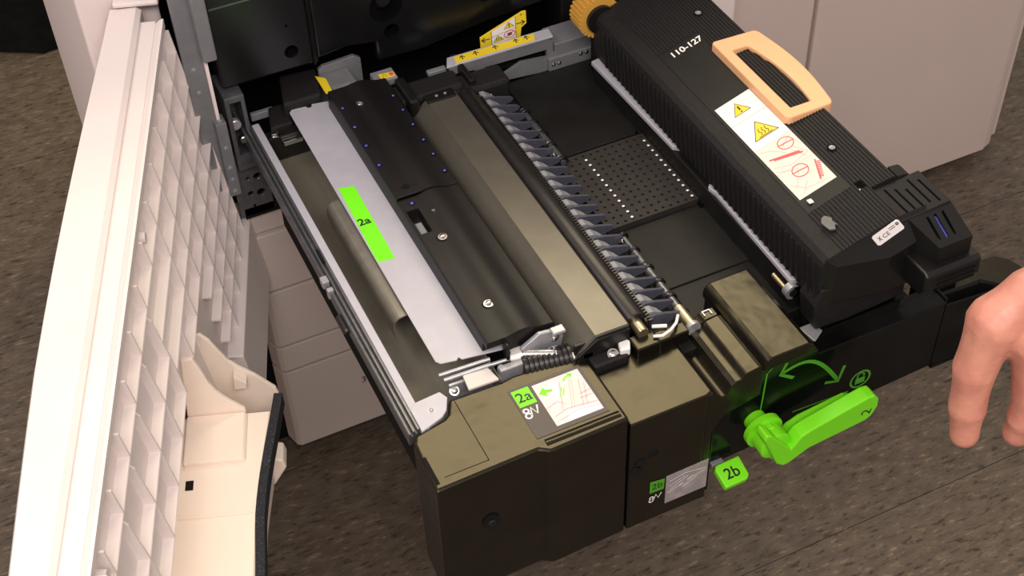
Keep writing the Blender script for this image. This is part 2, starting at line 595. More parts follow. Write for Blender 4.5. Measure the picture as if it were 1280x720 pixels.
for k, z in enumerate(zA):
    shelf(z, -6, 395 if z > 0 else (338 if z > -20 else 215))
for k, z in enumerate(zB):
    shelf(z, 395, UE)
for u in us:
    if u < 390:
        zz = [146] + zA
        for j in range(len(zA)):
            if j in (1, 2) and 300 < u < 400:
                continue
            if u > (395 if zz[j + 1] > 0 else (338 if zz[j + 1] > -20 else 215)):
                continue
            web(zz[j], zz[j + 1], u, False)
    else:
        zz = [146] + zB
        for j in range(len(zB)):
            web(zz[j], zz[j + 1], u, j == 1)
for u, z in ((318, 134), (690, 128)):
    lathe('boss', D(u, wf(z) - 12, z), D(u, wf(z) - 2, z), [(0, 7), (1, 5.5)], WHITE, dr, 14)
# lower flat skirt and pocket in the lit door white
dprism('skirt_panel', [(20, -150), (42, -152), (52, -250), (30, -250)], -40, 215, WHITE, 1.5)
# moulded pocket floor with its bowed inner edge
def edge_w(u):
    return 72 + 11 * max(0.0, (480 - u) / 140.0) ** 1.2 if u < 480 else 72.0


pu = [342 + (UE - 342) * i / 24 for i in range(25)]
v, f = [], []
for u in pu:
    e = edge_w(u)
    for w, z in ((-8, -104), (e - 2, -104), (e, -106), (e - 6, -190), (-8, -190)):
        v.append(D(u, w, z))
for i in range(len(pu) - 1):
    for k in range(5):
        f.append((5 * i + k, 5 * i + (k + 1) % 5, 5 * i + 5 + (k + 1) % 5, 5 * i + 5 + k))
f += [tuple(range(5)), tuple(range(5 * 24, 5 * 24 + 5))]
mesh('pocket_floor', v, f, LITWHITE, dr)
dprism('pocket_block', [(-4, -120), (-4, -97), (56, -97), (59, -100), (60, -120)], 344, 407, LITWHITE, 2)
dprism('pocket_lip', [(-4, -104.5), (-4, -101), (66, -102.4), (68, -104.5)], 470, 472, LITWHITE, .6)
dplate('pocket_bracket', [(6, -13), (18, -12), (23, -29), (28, -52), (33, -64), (39, -74), (46, -83), (57, -95), (58, -99), (55, -106), (-4, -106)], 341, 5, LITWHITE, 1.2)
dplate('pocket_bracket', [(10, -37), (18, -36), (26, -47), (33, -64), (40, -80), (50, -92), (65, -107), (83, -130), (85, -139), (79, -172), (20, -172)], 285, 5, LITWHITE, 1.2)
dprism('bracket_tab', [(44, -92), (56, -104), (55, -112), (42, -112)], 288, 300, LITWHITE, .6)
dprism('latch_slot', [(-1, -105), (-1, -103.6), (7, -103.6), (7, -105)], 424, 436, DEEPB)
v, f = [], []
n = 30
for i in range(n + 1):
    u = 318 + (UE - 318) * i / n
    e = edge_w(u) + 1.5 * math.sin(u / 40.0)
    for w, z in ((e - 1, -103), (e + 8, -104), (e + 8, -122), (e - 1, -122)):
        v.append(D(u, w, z))
for i in range(n):
    for k in range(4):
        f.append((4 * i + k, 4 * i + (k + 1) % 4, 4 * i + 4 + (k + 1) % 4, 4 * i + 4 + k))
f += [(0, 1, 2, 3), (4 * n, 4 * n + 1, 4 * n + 2, 4 * n + 3)]
mesh('foam_seal', v, f, FOAM, dr)
dprism('skirt_panel', [(-8, -192), (40, -194), (30, -420), (-8, -420)], 215, UE, WHITE, 3)
dprism('edge_lip', [(-27, 140), (-27, 168), (14, 168), (24, 120), (10, 120)], 716, 734, WHITE, 2)
dplate('strike_tab', [(60, -150), (88, -160), (90, -172), (74, -200), (60, -200)], 352, 26, LITWHITE, 2)

# ---------------------------------------------------------------- pulled-out transport drawer
dw = thing('transport_drawer', 'black pulled-out paper transport drawer with lime green lever', 'drawer', (320, 300, -180))
# front covers
fc = prism('front_cover', [(0, 0), (96, 2), (104, 2), (114, -5), (197.4, -3), (197.4, 92), (121, 96), (108, 94), (54, 96), (46, 80), (40, 76), (8, 70), (3, 60)], 'z', -182, 0, GLOSSB, dw, 3.5, seg=3)
box('seam_line', 58, 58.8, 12, 92, -0.5, 0.15, DEEPB, dw)
box('seam_line', 14, 58.8, 12, 12.7, -0.5, 0.15, DEEPB, dw)
bd = [(1.5 + 10 * i / 12, -0.4 + 1.5 * math.sin(math.pi * i / 12)) for i in range(13)]
soften(prism('edge_bead', bd, 'x', 114, 192, GLOSSB, dw), 60)
box('finger_slot', 3.6, 7.6, 7, 42, -1, 0.25, DEEPB, dw, 1.5)
rod('front_plug', (52, 3, -77), (52, -1.2, -77), 9, DEEPB, dw, 20)
rod('front_plug', (52, 0, -79), (52, -2, -79), 5, BLACK, dw, 20, 1)
fb = shift(prism('front_cover', [(192, -13), (276, -13), (283, -10), (283, 60), (276, 68), (262, 70), (258, 80), (228, 82), (204, 84), (192, 84)], 'z', -166, 2, GLOSSB, dw, 2.0, seg=3))
shift(rod('front_plug', (200, -10, -72), (200, -14, -72), 7, DEEPB, dw, 18))
shift(rod('front_plug', (205, -10, -62), (205, -14, -62), 6, DEEPB, dw, 18))
shift(box('front_plug', 214, 224, -14, -10, -59, -49, DEEPB, dw, 1))
# grooved step between box and hump
shift(prism('front_cover', [(277, -166), (277, 0.5), (283, -0.5), (289, -5), (293, -10), (297, -9), (303, 2), (308, 4.5), (314, 5), (319, 11), (333, 13), (339, 12), (339, -30), (298, -40), (285, -60), (285, -166)], 'y', -13, 66, GLOSSB, dw, 1.2))
shift(prism('front_cover', [(298, 6), (314, 6), (320, 12), (335, 13), (335, -30), (298, -30)], 'y', 66, 78, GLOSSB, dw, 1))
# lever hump
hp = shift(prism('lever_hump', [(338, 5), (338, 14), (341, 20), (346, 22), (388, 22), (394, 18), (400, 8), (402, 5)], 'y', -15, 102, GLOSSB, dw, 3, seg=3))
prism('hump_side', [(345, -40), (345, -6), (406, -6), (412, -16), (424, -40)], 'y', 20, 108, PIANOB, dw, 2)
# lever face under the hump
prism('lever_face', [(292, -142), (292, -48), (338, -34), (346, -7), (406, -7), (420, -28), (576, -28), (576, -126)], 'y', 5, 22, PIANOB, dw, 1.2)
box('lever_side', 291, 295, -3, 20, -170, -40, PIANOB, dw, 1)
pf = Plane2((0, 4.9, 0), (1, 0, 0), (0, 0, 1))
arc = []
for i in range(13):
    t = i / 12
    arc.append((376 + 73 * t, -36 - 47 * t + 23 * math.sin(math.pi * t)))
dg1 = strokes('position_arrow', pf, [arc], 4.6, DKGREEN, dw)
strokes('arrow_head', pf, [[(380, -22), (374, -37), (391, -50)]], 4.2, DKGREEN, dg1)
strokes('arrow_head', pf, [[(455, -64), (450, -86), (433, -80)]], 4.2, DKGREEN, dg1)
dg2 = strokes('position_line', pf, [[(355, -97), (357, -27), (366, -18)]], 2, DKGREEN, dw)
dg3 = strokes('position_line', pf, [[(397, -107), (467, -111)]], 2, DKGREEN, dw)
dg4 = strokes('lock_symbol', pf, [ring_pts(480, -98, 12)], 2.6, DKGREEN, dw, closed=True)
decal('padlock', pf, [(474, -105), (486, -105), (486, -96), (474, -96)], DKGREEN, dg4)
strokes('padlock_shackle', pf, [[(476, -96), (476, -91), (480, -88), (484, -91), (484, -95)]], 2, DKGREEN, dg4)
# green lever: hub, long arm and a raised front rim
lv = prism('release_lever', [(342, -66), (352, -66), (357, -73), (372, -98), (378, -92), (392, -86), (446, -80), (454, -84), (459, -94), (440, -104), (400, -116), (384, -122), (360, -126), (346, -110)], 'y', -26, -8, GREEN, dw, 2, seg=3)
prism('lever_rim', [(331, -51), (337, -54), (364, -90), (374, -76), (384, -72), (452, -57), (460, -58), (466, -66), (467, -77), (461, -90), (454, -94), (386, -101), (364, -112), (357, -113), (349, -106), (329, -58)], 'y', -42, -25, GREEN, lv, 2, seg=3)
lathe('lever_hub', (349, 8, -84), (349, -36, -84), [(0, 12), (.36, 12), (.38, 21), (.52, 21), (.54, 17), (.97, 17), (1, 15)], GREEN, lv, 30)
text('lever_number', '2', Plane2((453, -42.2, -79), (1, 0, 0), (0, 0, 1)), 0, 0, 17, INK, lv, rot=math.radians(75), h=.3)
shift(lv, (0, 0, -8))
# green 2b tab
tb = Plane2((304, -14, -138), (1, 0.02, 0.0), (0, 0.96, 0.28))
tab = plate('pull_tab', tb, [(-4, -14), (22, -14), (26, -10), (26, 12), (-2, 12), (-5, 8)], GREEN, dw, 2, -7, bevel=1.5)
text('tab_number', '2b', tb, 10, -2, 17, INK, tab, h=2.3, bold=.25)
box('tab_strip', 300, 314, 0, 30, -140, -136, ZINC, dw, .6)
# instruction label 2a on top of cover
pt = Plane2((0, 0, 0.2), (1, 0, 0), (0, 1, 0))
la = plate('instruction_label', pt, [(108.5, 14), (185, 14), (185, 79), (108.5, 79)], BROWNP, dw, .3, -.5)
decal('picture_ground', pt, [(132, 19), (181.5, 19), (181.5, 74.5), (132, 74.5)], PINKP, la, .5)
decal('number_square', pt, [(110.5, 54.5), (128.5, 54.5), (128.5, 76), (110.5, 76)], GREENP, la, .5)
text('label_number', '2a', pt, 119.5, 65, 17, INK, la, h=.8, bold=.2)
strokes('jam_symbol', pt, [ring_pts(113.8, 42, 3, 12), ring_pts(113.8, 48.5, 2.6, 12)], 1.7, WHITEI, la, .6, closed=True)
strokes('jam_symbol', pt, [[(117, 42), (119.5, 51), (123, 41.5), (126.5, 51.5)]], 1.8, WHITEI, la, .6)
decal('picture_sheet', pt, [(140, 47), (146, 45), (155, 60), (157, 68), (148, 71), (145, 60)], PAPER, la, .8)
decal('picture_arrow', pt, [(134, 62), (141, 68), (141, 64.5), (148, 62), (147, 59), (141, 60.5), (140, 56)], GREENP, la, .9)
strokes('picture_arrow', pt, [[(162, 66), (166, 70), (172, 71)], [(169, 73), (173, 71), (170, 68)]], 1.6, GREENP, la, .9)
strokes('picture_arrow', pt, [[(151, 50), (157, 60)], [(154, 50), (159, 58)]], 1.1, GREENP, la, .9)
decal('picture_sheet', pt, [(145, 20), (181, 20), (181, 28), (150, 32)], PAPER, la, .7)
for k, (a, b, c) in enumerate(((158, 170, 8), (164, 176, 3), (170, 180, 2))):
    decal('picture_panel', pt, [(a - 12, 34), (a - 4, 33), (b - 3, 66), (b - 10, 67)], PEACHP, la, .65 + .05 * k)
strokes('picture_lines', pt, [[(146, 34), (158, 67)], [(155, 33), (168, 66)], [(158, 33), (170, 65)], [(166, 30), (176, 62)], [(170, 30), (179, 56)], [(132, 42), (146, 46), (152, 38)], [(136, 30), (150, 34), (181, 30)], [(138, 24), (160, 28), (181, 24)], [(166, 40), (181, 40)], [(168, 45), (181, 46)]], .55, SKETCH, la, .95)
# front label 2b
pb = Plane2((0, -13.1, 0), (1, 0, 0), (0, 0, 1))
lb = plate('instruction_label', pb, [(236, -147), (285, -147), (285, -101), (236, -102)], GREYPIC, dw, .3, -.5)
decal('number_square', pb, [(217, -119), (233.5, -120), (234, -103), (217, -100)], DKGREEN, lb, .5)
text('label_number', '2b', pb, 225.5, -110.5, 13, INK, lb, h=.8)
strokes('jam_symbol', pb, [ring_pts(219.5, -132, 2.4, 12), ring_pts(219.5, -127.5, 2, 12)], 1.4, WHITEI, lb, .6, closed=True)
strokes('jam_symbol', pb, [[(222, -132), (224.5, -124), (227.5, -131), (231, -124)]], 1.4, WHITEI, lb, .6)
strokes('picture_lines', pb, [[(238, -130), (262, -121), (282, -116)], [(240, -112), (258, -108), (283, -113)], [(240, -120), (258, -112)], [(242, -125), (262, -114)], [(252, -126), (268, -117)], [(256, -130), (272, -121)]], .8, WHITEI, lb, .6)

shift(lb)
# left slide rail
prism('slide_rail', [(4, -20), (4, -5), (5, -4), (6.5, -4), (7, -8), (8.5, -8), (9, -2), (11, -2), (11.5, -6), (13, -6), (13.5, -1), (16, -1), (16, -20)], 'y', 76, 640, RAILM, dw, .4)
box('rail_flange', 16, 24.5, 72, 588, -6, 0.5, SILVER, dw, .8)
box('rail_wall', 23.2, 25, 100, 588, -58, -3, TROUGH, dw)
box('rail_catch', 0, 8, 300, 311, -9, 0, ZINC, dw, 1)
box('rail_catch', 1, 8, 287, 293, -13, -1, ZINC, dw, 1)
box('rail_catch', 11, 14, 330, 352, -2, .8, DEEPB, dw, .5)
rod('rail_bumper', (2, 236, -15), (2, 262, -15), 4.5, RUBBER, dw, 14, 2)
prism('corner_plate', [(16, 70), (40, 78), (47, 84), (54, 98), (50, 108), (24, 106), (16, 100)], 'z', -2, 1.2, SILVER, dw, .6)
screw((34, 90, 1), (0, 0, 1), 2.4, dw, ZINC)
# trough and baffle plate
sheet('guide_trough', [(24, -6), (25, -48), (30, -57), (40, -61), (70, -62), (95, -60), (108, -48), (112, -5)], 'y', 100, 572, 1.2, TROUGH, dw)
prism('trough_end', [(25, -8), (112, -8), (112, -62), (25, -60)], 'y', 566, 572, TROUGH, dw)
bp_ = prism('baffle_plate', [(63, 134), (59.5, 139), (61, 578), (65, 583), (82, 581), (84, 577), (88, 577), (90, 582), (111, 578), (111, 160), (178, 128), (176, 116), (84, 130), (82, 134), (79, 131)], 'z', 7.6, 9.2, SILVER, dw, .4)
g2 = plate('green_label', Plane2((0, 0, 9.3), (1, 0, 0), (0, 1, 0)), [(60.5, 294), (79, 292), (82, 419), (65, 424)], GREENP, dw, .4, -.5)
text('label_number', '2a', Plane2((70.5, 359, 9.6), (1, 0, 0), (0, 1, 0)), 0, 0, 15, INK, g2, rot=0.0, h=.5, bold=.3)
box('plate_slot', 106.4, 107.6, 286, 298, 8, 9.8, DEEPB, dw)
# curved pull handle under the plate
hpz = []
for i in range(7):
    a = math.pi / 2 + (math.pi / 2) * i / 6
    hpz.append((56 + 11 * math.cos(a), -9 + 11 * math.sin(a)))
sheet('curved_grip', [(80, 5), (68, 3.6)] + hpz + [(45, -16), (47, -30)], 'y', 216, 414, 1.6, HANDLEM, dw)
# black guide cover with rises
def cover_prof(z0, z1, rise):
    pts = [(106, 9), (107, z0 - 2), (107.6, z0 - .6), (109, z0)]
    for i in range(19):
        t = i / 18
        x = 124 + 54 * t
        pts.append((x, z0 + (z1 - z0) * t + rise * math.sin(math.pi * min(1, t * 1.15)) ** 2))
    return pts + [(180, z1 - 1.5), (181, 9)]


gc = prism('guide_cover', cover_prof(29, 26, 4.5), 'y', 120, 352, COVERB, dw)
cut(gc, [cbox(110, 124, 292, 332, 16, 40), cbox(98, 130, 112, 130, -10, 21)])
box('recess_block', 113, 121, 300, 318, 10, 22, POSTM, dw, 1)
soften(gc)
gr = soften(prism('guide_cover', cover_prof(32, 27, 4.5), 'y', 352, 566, COVERB, dw))
box('cover_step', 108, 146, 352, 366, 28, 33.4, COVERB, dw, 1.5)
box('cover_foot', 124, 128, 112, 122, 4, 24, COVERB, dw, 1)
for x, y, z in ((133, 527, 32), (129, 278, 29), (131, 168, 29)):
    lathe('screw_well', (x, y, z - .6), (x, y, z + .7), [(0, 7), (1, 6.4)], DEEPB, dw, 20)
    screw((x, y, z + .6), (0, 0, 1), 3.4, dw)
for x, y in ((112, 528), (112, 489), (111.5, 452), (112, 414), (121, 342)):
    lathe('sensor_hole', (x, y, 28.6), (x, y, 32.6 if y > 352 else 29.6), [(0, 3.2), (1, 3.2)], DEEPB, dw, 14)
    lathe('sensor_lens', (x - .3, y - .6, 29), (x - .3, y - .6, 33.4 if y > 352 else 30.4), [(0, 1.8), (.9, 1.8), (1, 1.2)], BLUEDOT, dw, 12)
for y in (527, 497, 467, 436, 408, 376):
    lathe('sensor_hole', (174, y, 25), (174, y, 29.2), [(0, 2.6), (1, 2.6)], DEEPB, dw, 14)
    lathe('sensor_lens', (173.7, y - .5, 25), (173.7, y - .5, 30), [(0, 1.5), (.9, 1.5), (1, 1)], BLUEDOT, dw, 12)
rod('cover_pin', (124, 366, 31), (124, 366, 34.2), 4, DEEPB, dw, 14)
rod('cover_pin', (136, 318, 31), (136, 318, 32.4), 2, CHROME, dw, 10)
# satin bar
barp = [(182, -9), (183.5, -4), (186, 1.5), (190, 7.5), (195, 13), (201, 18.6), (206.5, 23.4), (207.4, 24.4)]
barp += [(209, 24.6), (243, 24.2), (244.5, 23), (244.5, -8)]
bar = soften(prism('guide_bar', barp, 'y', 86, 508, BARM, dw, 0), 20)
prism('bar_end', [(186, -14), (187, 6), (208, 21), (244, 20), (244, -14)], 'y', 82, 86, BLACK, dw, .8)
strokes('bar_edge', Plane2((0, 85.6, 0), (1, 0, 0), (0, 0, 1)), [[(190, 8), (208, 23.6), (243, 23.4)]], 1.2, ZINC, dw, .4)
prism('bar_clip', [(206, 23), (242, 23), (242, 26.4), (206, 26.4)], 'y', 498, 514, BLACK, dw, 1)
for x in (220, 231):
    screw((x, 507, 26.2), (0, 0, 1), 1.8, dw)
# rubber roller with ticked edge
lathe('drive_roller', (258, 96, 8), (258, 512, 8), [(0, 12.5), (.004, 13), (.996, 13), (1, 12.5)], RUBBER, dw, 32)
lathe('roller_journal', (258, 80, 8), (258, 98, 8), [(0, 6), (.15, 6.5), (1, 6.5)], BRASS, dw, 20)
tickv, tickf = [], []
box('toothed_strip', 266, 272, 90, 500, 2, 12, RUBBER, dw, 1)
for i in range(100):
    y = 88 + i * 4.1
    b0 = len(tickv)
    vv, ff = boxgeo(269, 273.4, y, y + 2, 9, 14)
    tickv += vv
    tickf += [tuple(b0 + q for q in t) for t in ff]
tk = mesh('strip_teeth', tickv, tickf, RUBBER, dw)
tk['kind'] = 'stuff'
# stripper fins with pale guides between
fin_me = gd_me = None
NF = 23
for i in range(NF):
    y = 96 + i * (398 / (NF - 1))
    prf = [(274, 9), (279, 11), (290, 8), (309, 1.5), (312, -1), (308, -5), (296, -7), (274, -14)]
    if fin_me is None:
        fo = prism('stripper_fin', prf, 'y', -1.6, 1.6, FINM, dw, .4)
        fo.location = (0, y * S, 0)
        fin_me = fo.data
        go = mesh('guide_paddle', [(273, -6.5, 13), (279, -6.5, 12.5), (292, -6.5, 4), (291, -6.5, 1), (273, -6.5, 4), (273, 3, 13), (279, 3, 12.5), (288, 3, 5), (287, 3, 2), (273, 3, 4)],
                  [(0, 1, 2, 3, 4), (9, 8, 7, 6, 5), (0, 5, 6, 1), (1, 6, 7, 2), (2, 7, 8, 3), (3, 8, 9, 4), (4, 9, 5, 0)], FINL, dw)
        go.location = (0, (y + 9) * S, 0)
        gd_me = go.data
    else:
        fo = bpy.data.objects.new('stripper_fin', fin_me)
        fo.location = (0, y * S, 0)
        link(fo, dw)
        go = bpy.data.objects.new('guide_paddle', gd_me)
        go.location = (0, (y + 9) * S, 0)
        link(go, dw)
# shaft with collars
for a, b in ((80, 236), (372, 482)):
    rod('paddle_shaft', (318, a, -14), (318, b, -14), 3.6, RAILM, dw, 14)
for y in (104, 128, 152, 176, 206, 232, 376, 404, 428, 452, 474):
    rod('shaft_collar', (318, y - 2, -14), (318, y + 2, -14), 7, BLACK, dw, 18, .6)
for a, b in ((110, 126), (134, 150), (158, 174), (184, 204), (380, 402), (408, 426), (432, 450)):
    rod('shaft_sleeve', (317, a, -13), (317, b, -13), 4.8, RAILM, dw, 16, .5)
for y in (218, 380):
    rod('shaft_pin', (306, y, -6), (310, y - 3, -2), 3, CHROME, dw, 12, .6)
rod('bearing_sleeve', (312, 76, -4), (312, 104, -4), 6.5, BRASS, dw, 20, .6)
lathe('bearing_flange', (312, 72, -4), (312, 78, -4), [(0, 8), (.8, 8), (1, 6)], ZINC, dw, 20)
# transport bed and perforated belt plate
box('transport_bed', 276, 440, 66, 556, -60, -27, BEDB, dw, 1)
box('bed_panel', 326, 436, 392, 548, -27, -24, BEDB, dw, 1)
box('bed_panel', 326, 438, 150, 246, -27, -25, BEDB, dw, 1)
box('bed_panel', 330, 420, 96, 147, -27, -25.4, BEDB, dw, 1)
pv, pfc = [], []
nx, ny = 13, 13
X0, X1, Y0, Y1 = 313.0, 437.0, 255.0, 384.0
cx_, cy_ = (X1 - X0) / nx, (Y1 - Y0) / ny
for i in range(nx):
    for j in range(ny):
        xa, ya = X0 + i * cx_, Y0 + j * cy_
        b0 = len(pv)
        sq = [(xa, ya), (xa + cx_ / 2, ya), (xa + cx_, ya), (xa + cx_, ya + cy_ / 2), (xa + cx_, ya + cy_), (xa + cx_ / 2, ya + cy_), (xa, ya + cy_), (xa, ya + cy_ / 2)]
        mx_, my_ = xa + cx_ / 2, ya + cy_ * (.5 if i % 2 else .42)
        r = 1.9
        ci = [(mx_ + r * math.cos(math.radians(225 + 45 * k)), my_ + r * math.sin(math.radians(225 + 45 * k))) for k in range(8)]
        pv += [(x, y, -20) for x, y in sq] + [(x, y, -20) for x, y in ci] + [(x, y, -23) for x, y in ci]
        for k in range(8):
            k2 = (k + 1) % 8
            pfc.append((b0 + k, b0 + k2, b0 + 8 + k2, b0 + 8 + k))
            pfc.append((b0 + 8 + k, b0 + 8 + k2, b0 + 16 + k2, b0 + 16 + k))
mesh('perforated_belt', pv, pfc, PERFB, dw, recalc=False)
box('belt_side', X0, X1, Y0 - .6, Y0, -27, -20, PERFB, dw)
box('belt_side', X0, X1, Y1, Y1 + .6, -27, -20, PERFB, dw)
box('belt_backing', X0, X1, Y0, Y1, -26.9, -23, DEEPB, dw)
wv, wfc = [], []
for i in (3, 11):
    for j in range(12):
        b0 = len(wv)
        mx_, my_ = X0 + (i + .5) * cx_, Y0 + (j + .5) * cy_ + 2
        wv += [(mx_ + 1.7 * math.cos(math.pi * k / 4), my_ + 1.7 * math.sin(math.pi * k / 4), -19.8) for k in range(8)]
        wfc.append(tuple(range(b0, b0 + 8)))
wo_ = mesh('white_dot_rows', wv, wfc, WHITEI, dw)
wo_['kind'] = 'stuff'
for x, y in ((430, 252), (428, 392)):
    lathe('bed_roller', (x, y, -24), (x, y - 8, -24), [(0, 6), (1, 6)], PIANOB, dw, 18)
# right guide rail under the fuser
prism('guide_rail', [(421, 502), (427, 316), (434, 310), (440, 314), (440, 498), (433, 504)], 'z', 4, 10, SILVER, dw, 1.2)
prism('guide_rail', [(427, 238), (429, 226), (426, 76), (442, 70), (444, 246), (436, 248)], 'z', 4, 10, SILVER, dw, 1.2)
box('rail_web', 427, 438, 70, 506, -60, 3.8, BEDB, dw, 1)
rod('rail_rod', (423, 78, -2), (423, 100, -2), 3, BRASS, dw, 14, .4)
lathe('rail_eye', (428, 70, -4), (428, 78, -4), [(0, 9), (1, 9)], ZINC, dw, 20)
lathe('rail_eye_hole', (428, 69, -4), (428, 71, -4), [(0, 5), (1, 5)], DEEPB, dw, 16)

# rear brackets of the drawer
rb = prism('rear_bracket', [(258, 10), (258, 21), (262, 23), (378, 22), (390, 20), (397, 12), (397, -2), (430, -6), (460, -10), (460, -60), (410, -52), (400, -42), (397, -30), (336, -24), (334, -50), (321, -48), (320, -34), (328, -14), (300, -10), (290, 6)], 'y', 556, 561, POSTM, dw, .8)
cut(rb, [prism('cutter', [(304, 6), (388, 4), (388, -8), (353, -4), (328, -14), (310, -12)], 'y', 540, 580, DEEPB)])
box('bracket_back', 296, 392, 575, 580, -20, 14, DEEPB, dw)
prism('bracket_lip', [(254, 556), (396, 554), (398, 572), (262, 574)], 'z', 20, 23, SILVER, dw, 1)
box('bracket_box', 398, 448, 553, 592, -14, 10, POSTM, dw, 1.2)
box('bracket_strap', 388, 452, 550, 556, -26, -8, POSTM, dw, .8)
for x, z in ((394, -17), (402, -17), (432, -13), (440, -13)):
    screw((x, 550, z), (0, -1, 0), 1.9, dw)
rod('pivot_pin', (412, 556, -34), (412, 546, -34), 3.4, CHROME, dw, 14, .6)
lathe('pivot_bush', (442, 556, -36), (442, 544, -36), [(0, 10), (.6, 10), (1, 8.5)], BLACK, dw, 22)
rod('pivot_shaft', (442, 556, -36), (440, 524, -40), 4, CHROME, dw, 16, .5)
box('bracket_post', 446, 460, 520, 552, -20, 20, BLACK, dw, 3)
py = Plane2((0, 0, 23.1), (1, 0, 0), (0, 1, 0))
ys = plate('warning_strip', py, [(268, 558), (372, 556.5), (377, 569), (270, 571)], YELLOWP, dw, .3, -.4)
for x in (278, 296, 322, 350, 364):
    strokes('strip_arrow', py, [[(x, 561), (x + 1, 568)], [(x - 2.6, 565), (x + 1, 569), (x + 4, 564.5)]], 1.4, INK, ys, .5)
ps = Plane2((0, 583, 12.7), (1, 0, 0), (0, 0.05, 1))
ps.v = ps.v * 0.65
sg = plate('warning_sign', ps, [(311, -2), (311, 26), (326, 34), (369, 56), (374, 55), (374, 28), (367, 22), (365, 2)], YELLOWP, dw, .5, -1.2, bevel=.3)
decal('sign_field', ps, [(326, 2), (359, 6), (359, 49), (326, 32)], PAPER, sg, .8)


def tri(pl, cx, cy, r, parent, m=YELLOWP, h=1.0, rot=0.0, t=1.1):
    P = [(cx + r * math.cos(rot + math.pi / 2 + 2 * math.pi * k / 3), cy + r * math.sin(rot + math.pi / 2 + 2 * math.pi * k / 3)) for k in range(3)]
    decal('warning_triangle', pl, P, m, parent, h)
    strokes('triangle_edge', pl, [P], t, INK, parent, h + .2, closed=True)
    return P


tri(ps, 350, 34, 8, sg, rot=.1)
strokes('exclamation_mark', ps, [[(350, 39), (350, 33.5)], [(350, 32.2), (350, 30.8)]], 1.4, INK, sg, 1.4)
tri(ps, 335, 12, 8, sg, rot=.1)
strokes('heat_waves', ps, [[(332, 10), (333, 12), (332, 14), (333, 16)], [(335, 10), (336, 12), (335, 14), (336, 16)], [(338, 10), (339, 12), (338, 14)]], .8, INK, sg, 1.4)
strokes('prohibition_ring', ps, [ring_pts(350.5, 16, 7.4)], 1.4, REDP, sg, 1.0, closed=True)
strokes('prohibition_bar', ps, [[(345, 11), (356, 21)]], 1.4, REDP, sg, 1.2)
decal('hand_mark', ps, [(347, 14), (350, 12), (354, 15), (353, 20), (348, 19)], INK, sg, 1.1)
strokes('sign_arrow', ps, [[(324, 18), (313, 19)], [(317, 23.5), (312.5, 19), (317, 14)]], 1.7, INK, sg, .9)
strokes('sign_arrow', ps, [[(360, 33), (371, 33)], [(367, 37.5), (371.5, 33), (367, 28)]], 1.7, INK, sg, .9)
strokes('sign_rule', ps, [[(326, 20), (359, 26)], [(326, 2), (326, 33)], [(359, 5), (359, 50)]], .6, INK, sg, 1.1)
text('sign_mark', 'B', ps, 367, 50, 5, INK, sg, h=.9)
# roller carriers at the rear
box('roller_carrier', 232, 318, 512, 548, -30, 14, MATTEB, dw, 5)
box('roller_carrier', 180, 262, 520, 556, -20, 20, MATTEB, dw, 5)
box('carrier_arm', 268, 276, 520, 580, -4, 22, BLACK, dw, 2)
box('carrier_arm', 186, 198, 504, 556, 6, 30, BLACK, dw, 3)
rod('white_bush', (300, 536, 8), (306, 528, 8), 6, WHITEI, dw, 18, 1)
box('white_clip', 276, 290, 500, 508, -4, 4, WHITEI, dw, 1)
box('bracket_tip', 234, 258, 566, 574, 8, 14, ZINC, dw, 1)
pc = Plane2((0, 0, 22), (1, 0, 0), (0, 1, 0))
box('hinge_leaf', 168, 196, 568, 590, 12, 21.8, ZINC, dw, 1.2)
yl = plate('warning_strip', pc, [(176, 572), (194, 571), (194, 580), (176, 582)], YELLOWP, dw, .3, -.4)
decal('strip_print', pc, [(188, 573), (193, 573), (193, 579), (188, 579)], REDP, yl, .5)
tri(pc, 182, 576, 3.4, yl, t=.7, h=.5)
# rear left blocks
rk = prism('rear_block', [(56, 582), (104, 582), (114, 634), (70, 640)], 'z', -40, 20, MATTEB, dw, 3)
prism('rear_block', [(34, 572), (62, 572), (62, 612), (44, 612)], 'z', -50, 0, MATTEB, dw, 2)
box('rear_block', 24, 110, 560, 574, -40, -6, BLACK, dw, 1)
screw((36, 566, -6), (0, 0, 1), 4.2, dw)
box('rear_tab', 42, 66, 552, 560, -16, -10, CHROME, dw, .8)
box('rear_tab', 22, 50, 612, 618, -14, -4, ZINC, dw, .8)
prism('rear_shield', [(112, -30), (114, 26), (120, 30), (160, 32), (168, 26), (168, -30)], 'y', 618, 624, POSTM, dw, 1)
box('rear_shield_lip', 112, 150, 584, 618, 14, 20, POSTM, dw, 2)
box('shield_tab', 118, 142, 578, 586, 14, 22, ZINC, dw, 1)
plate('warning_strip', Plane2((0, 0, 21), (1, 0, 0), (0, 1, 0)), [(108, 578), (116, 572), (118, 606), (108, 616)], YELLOWP, dw, .3, -.4)
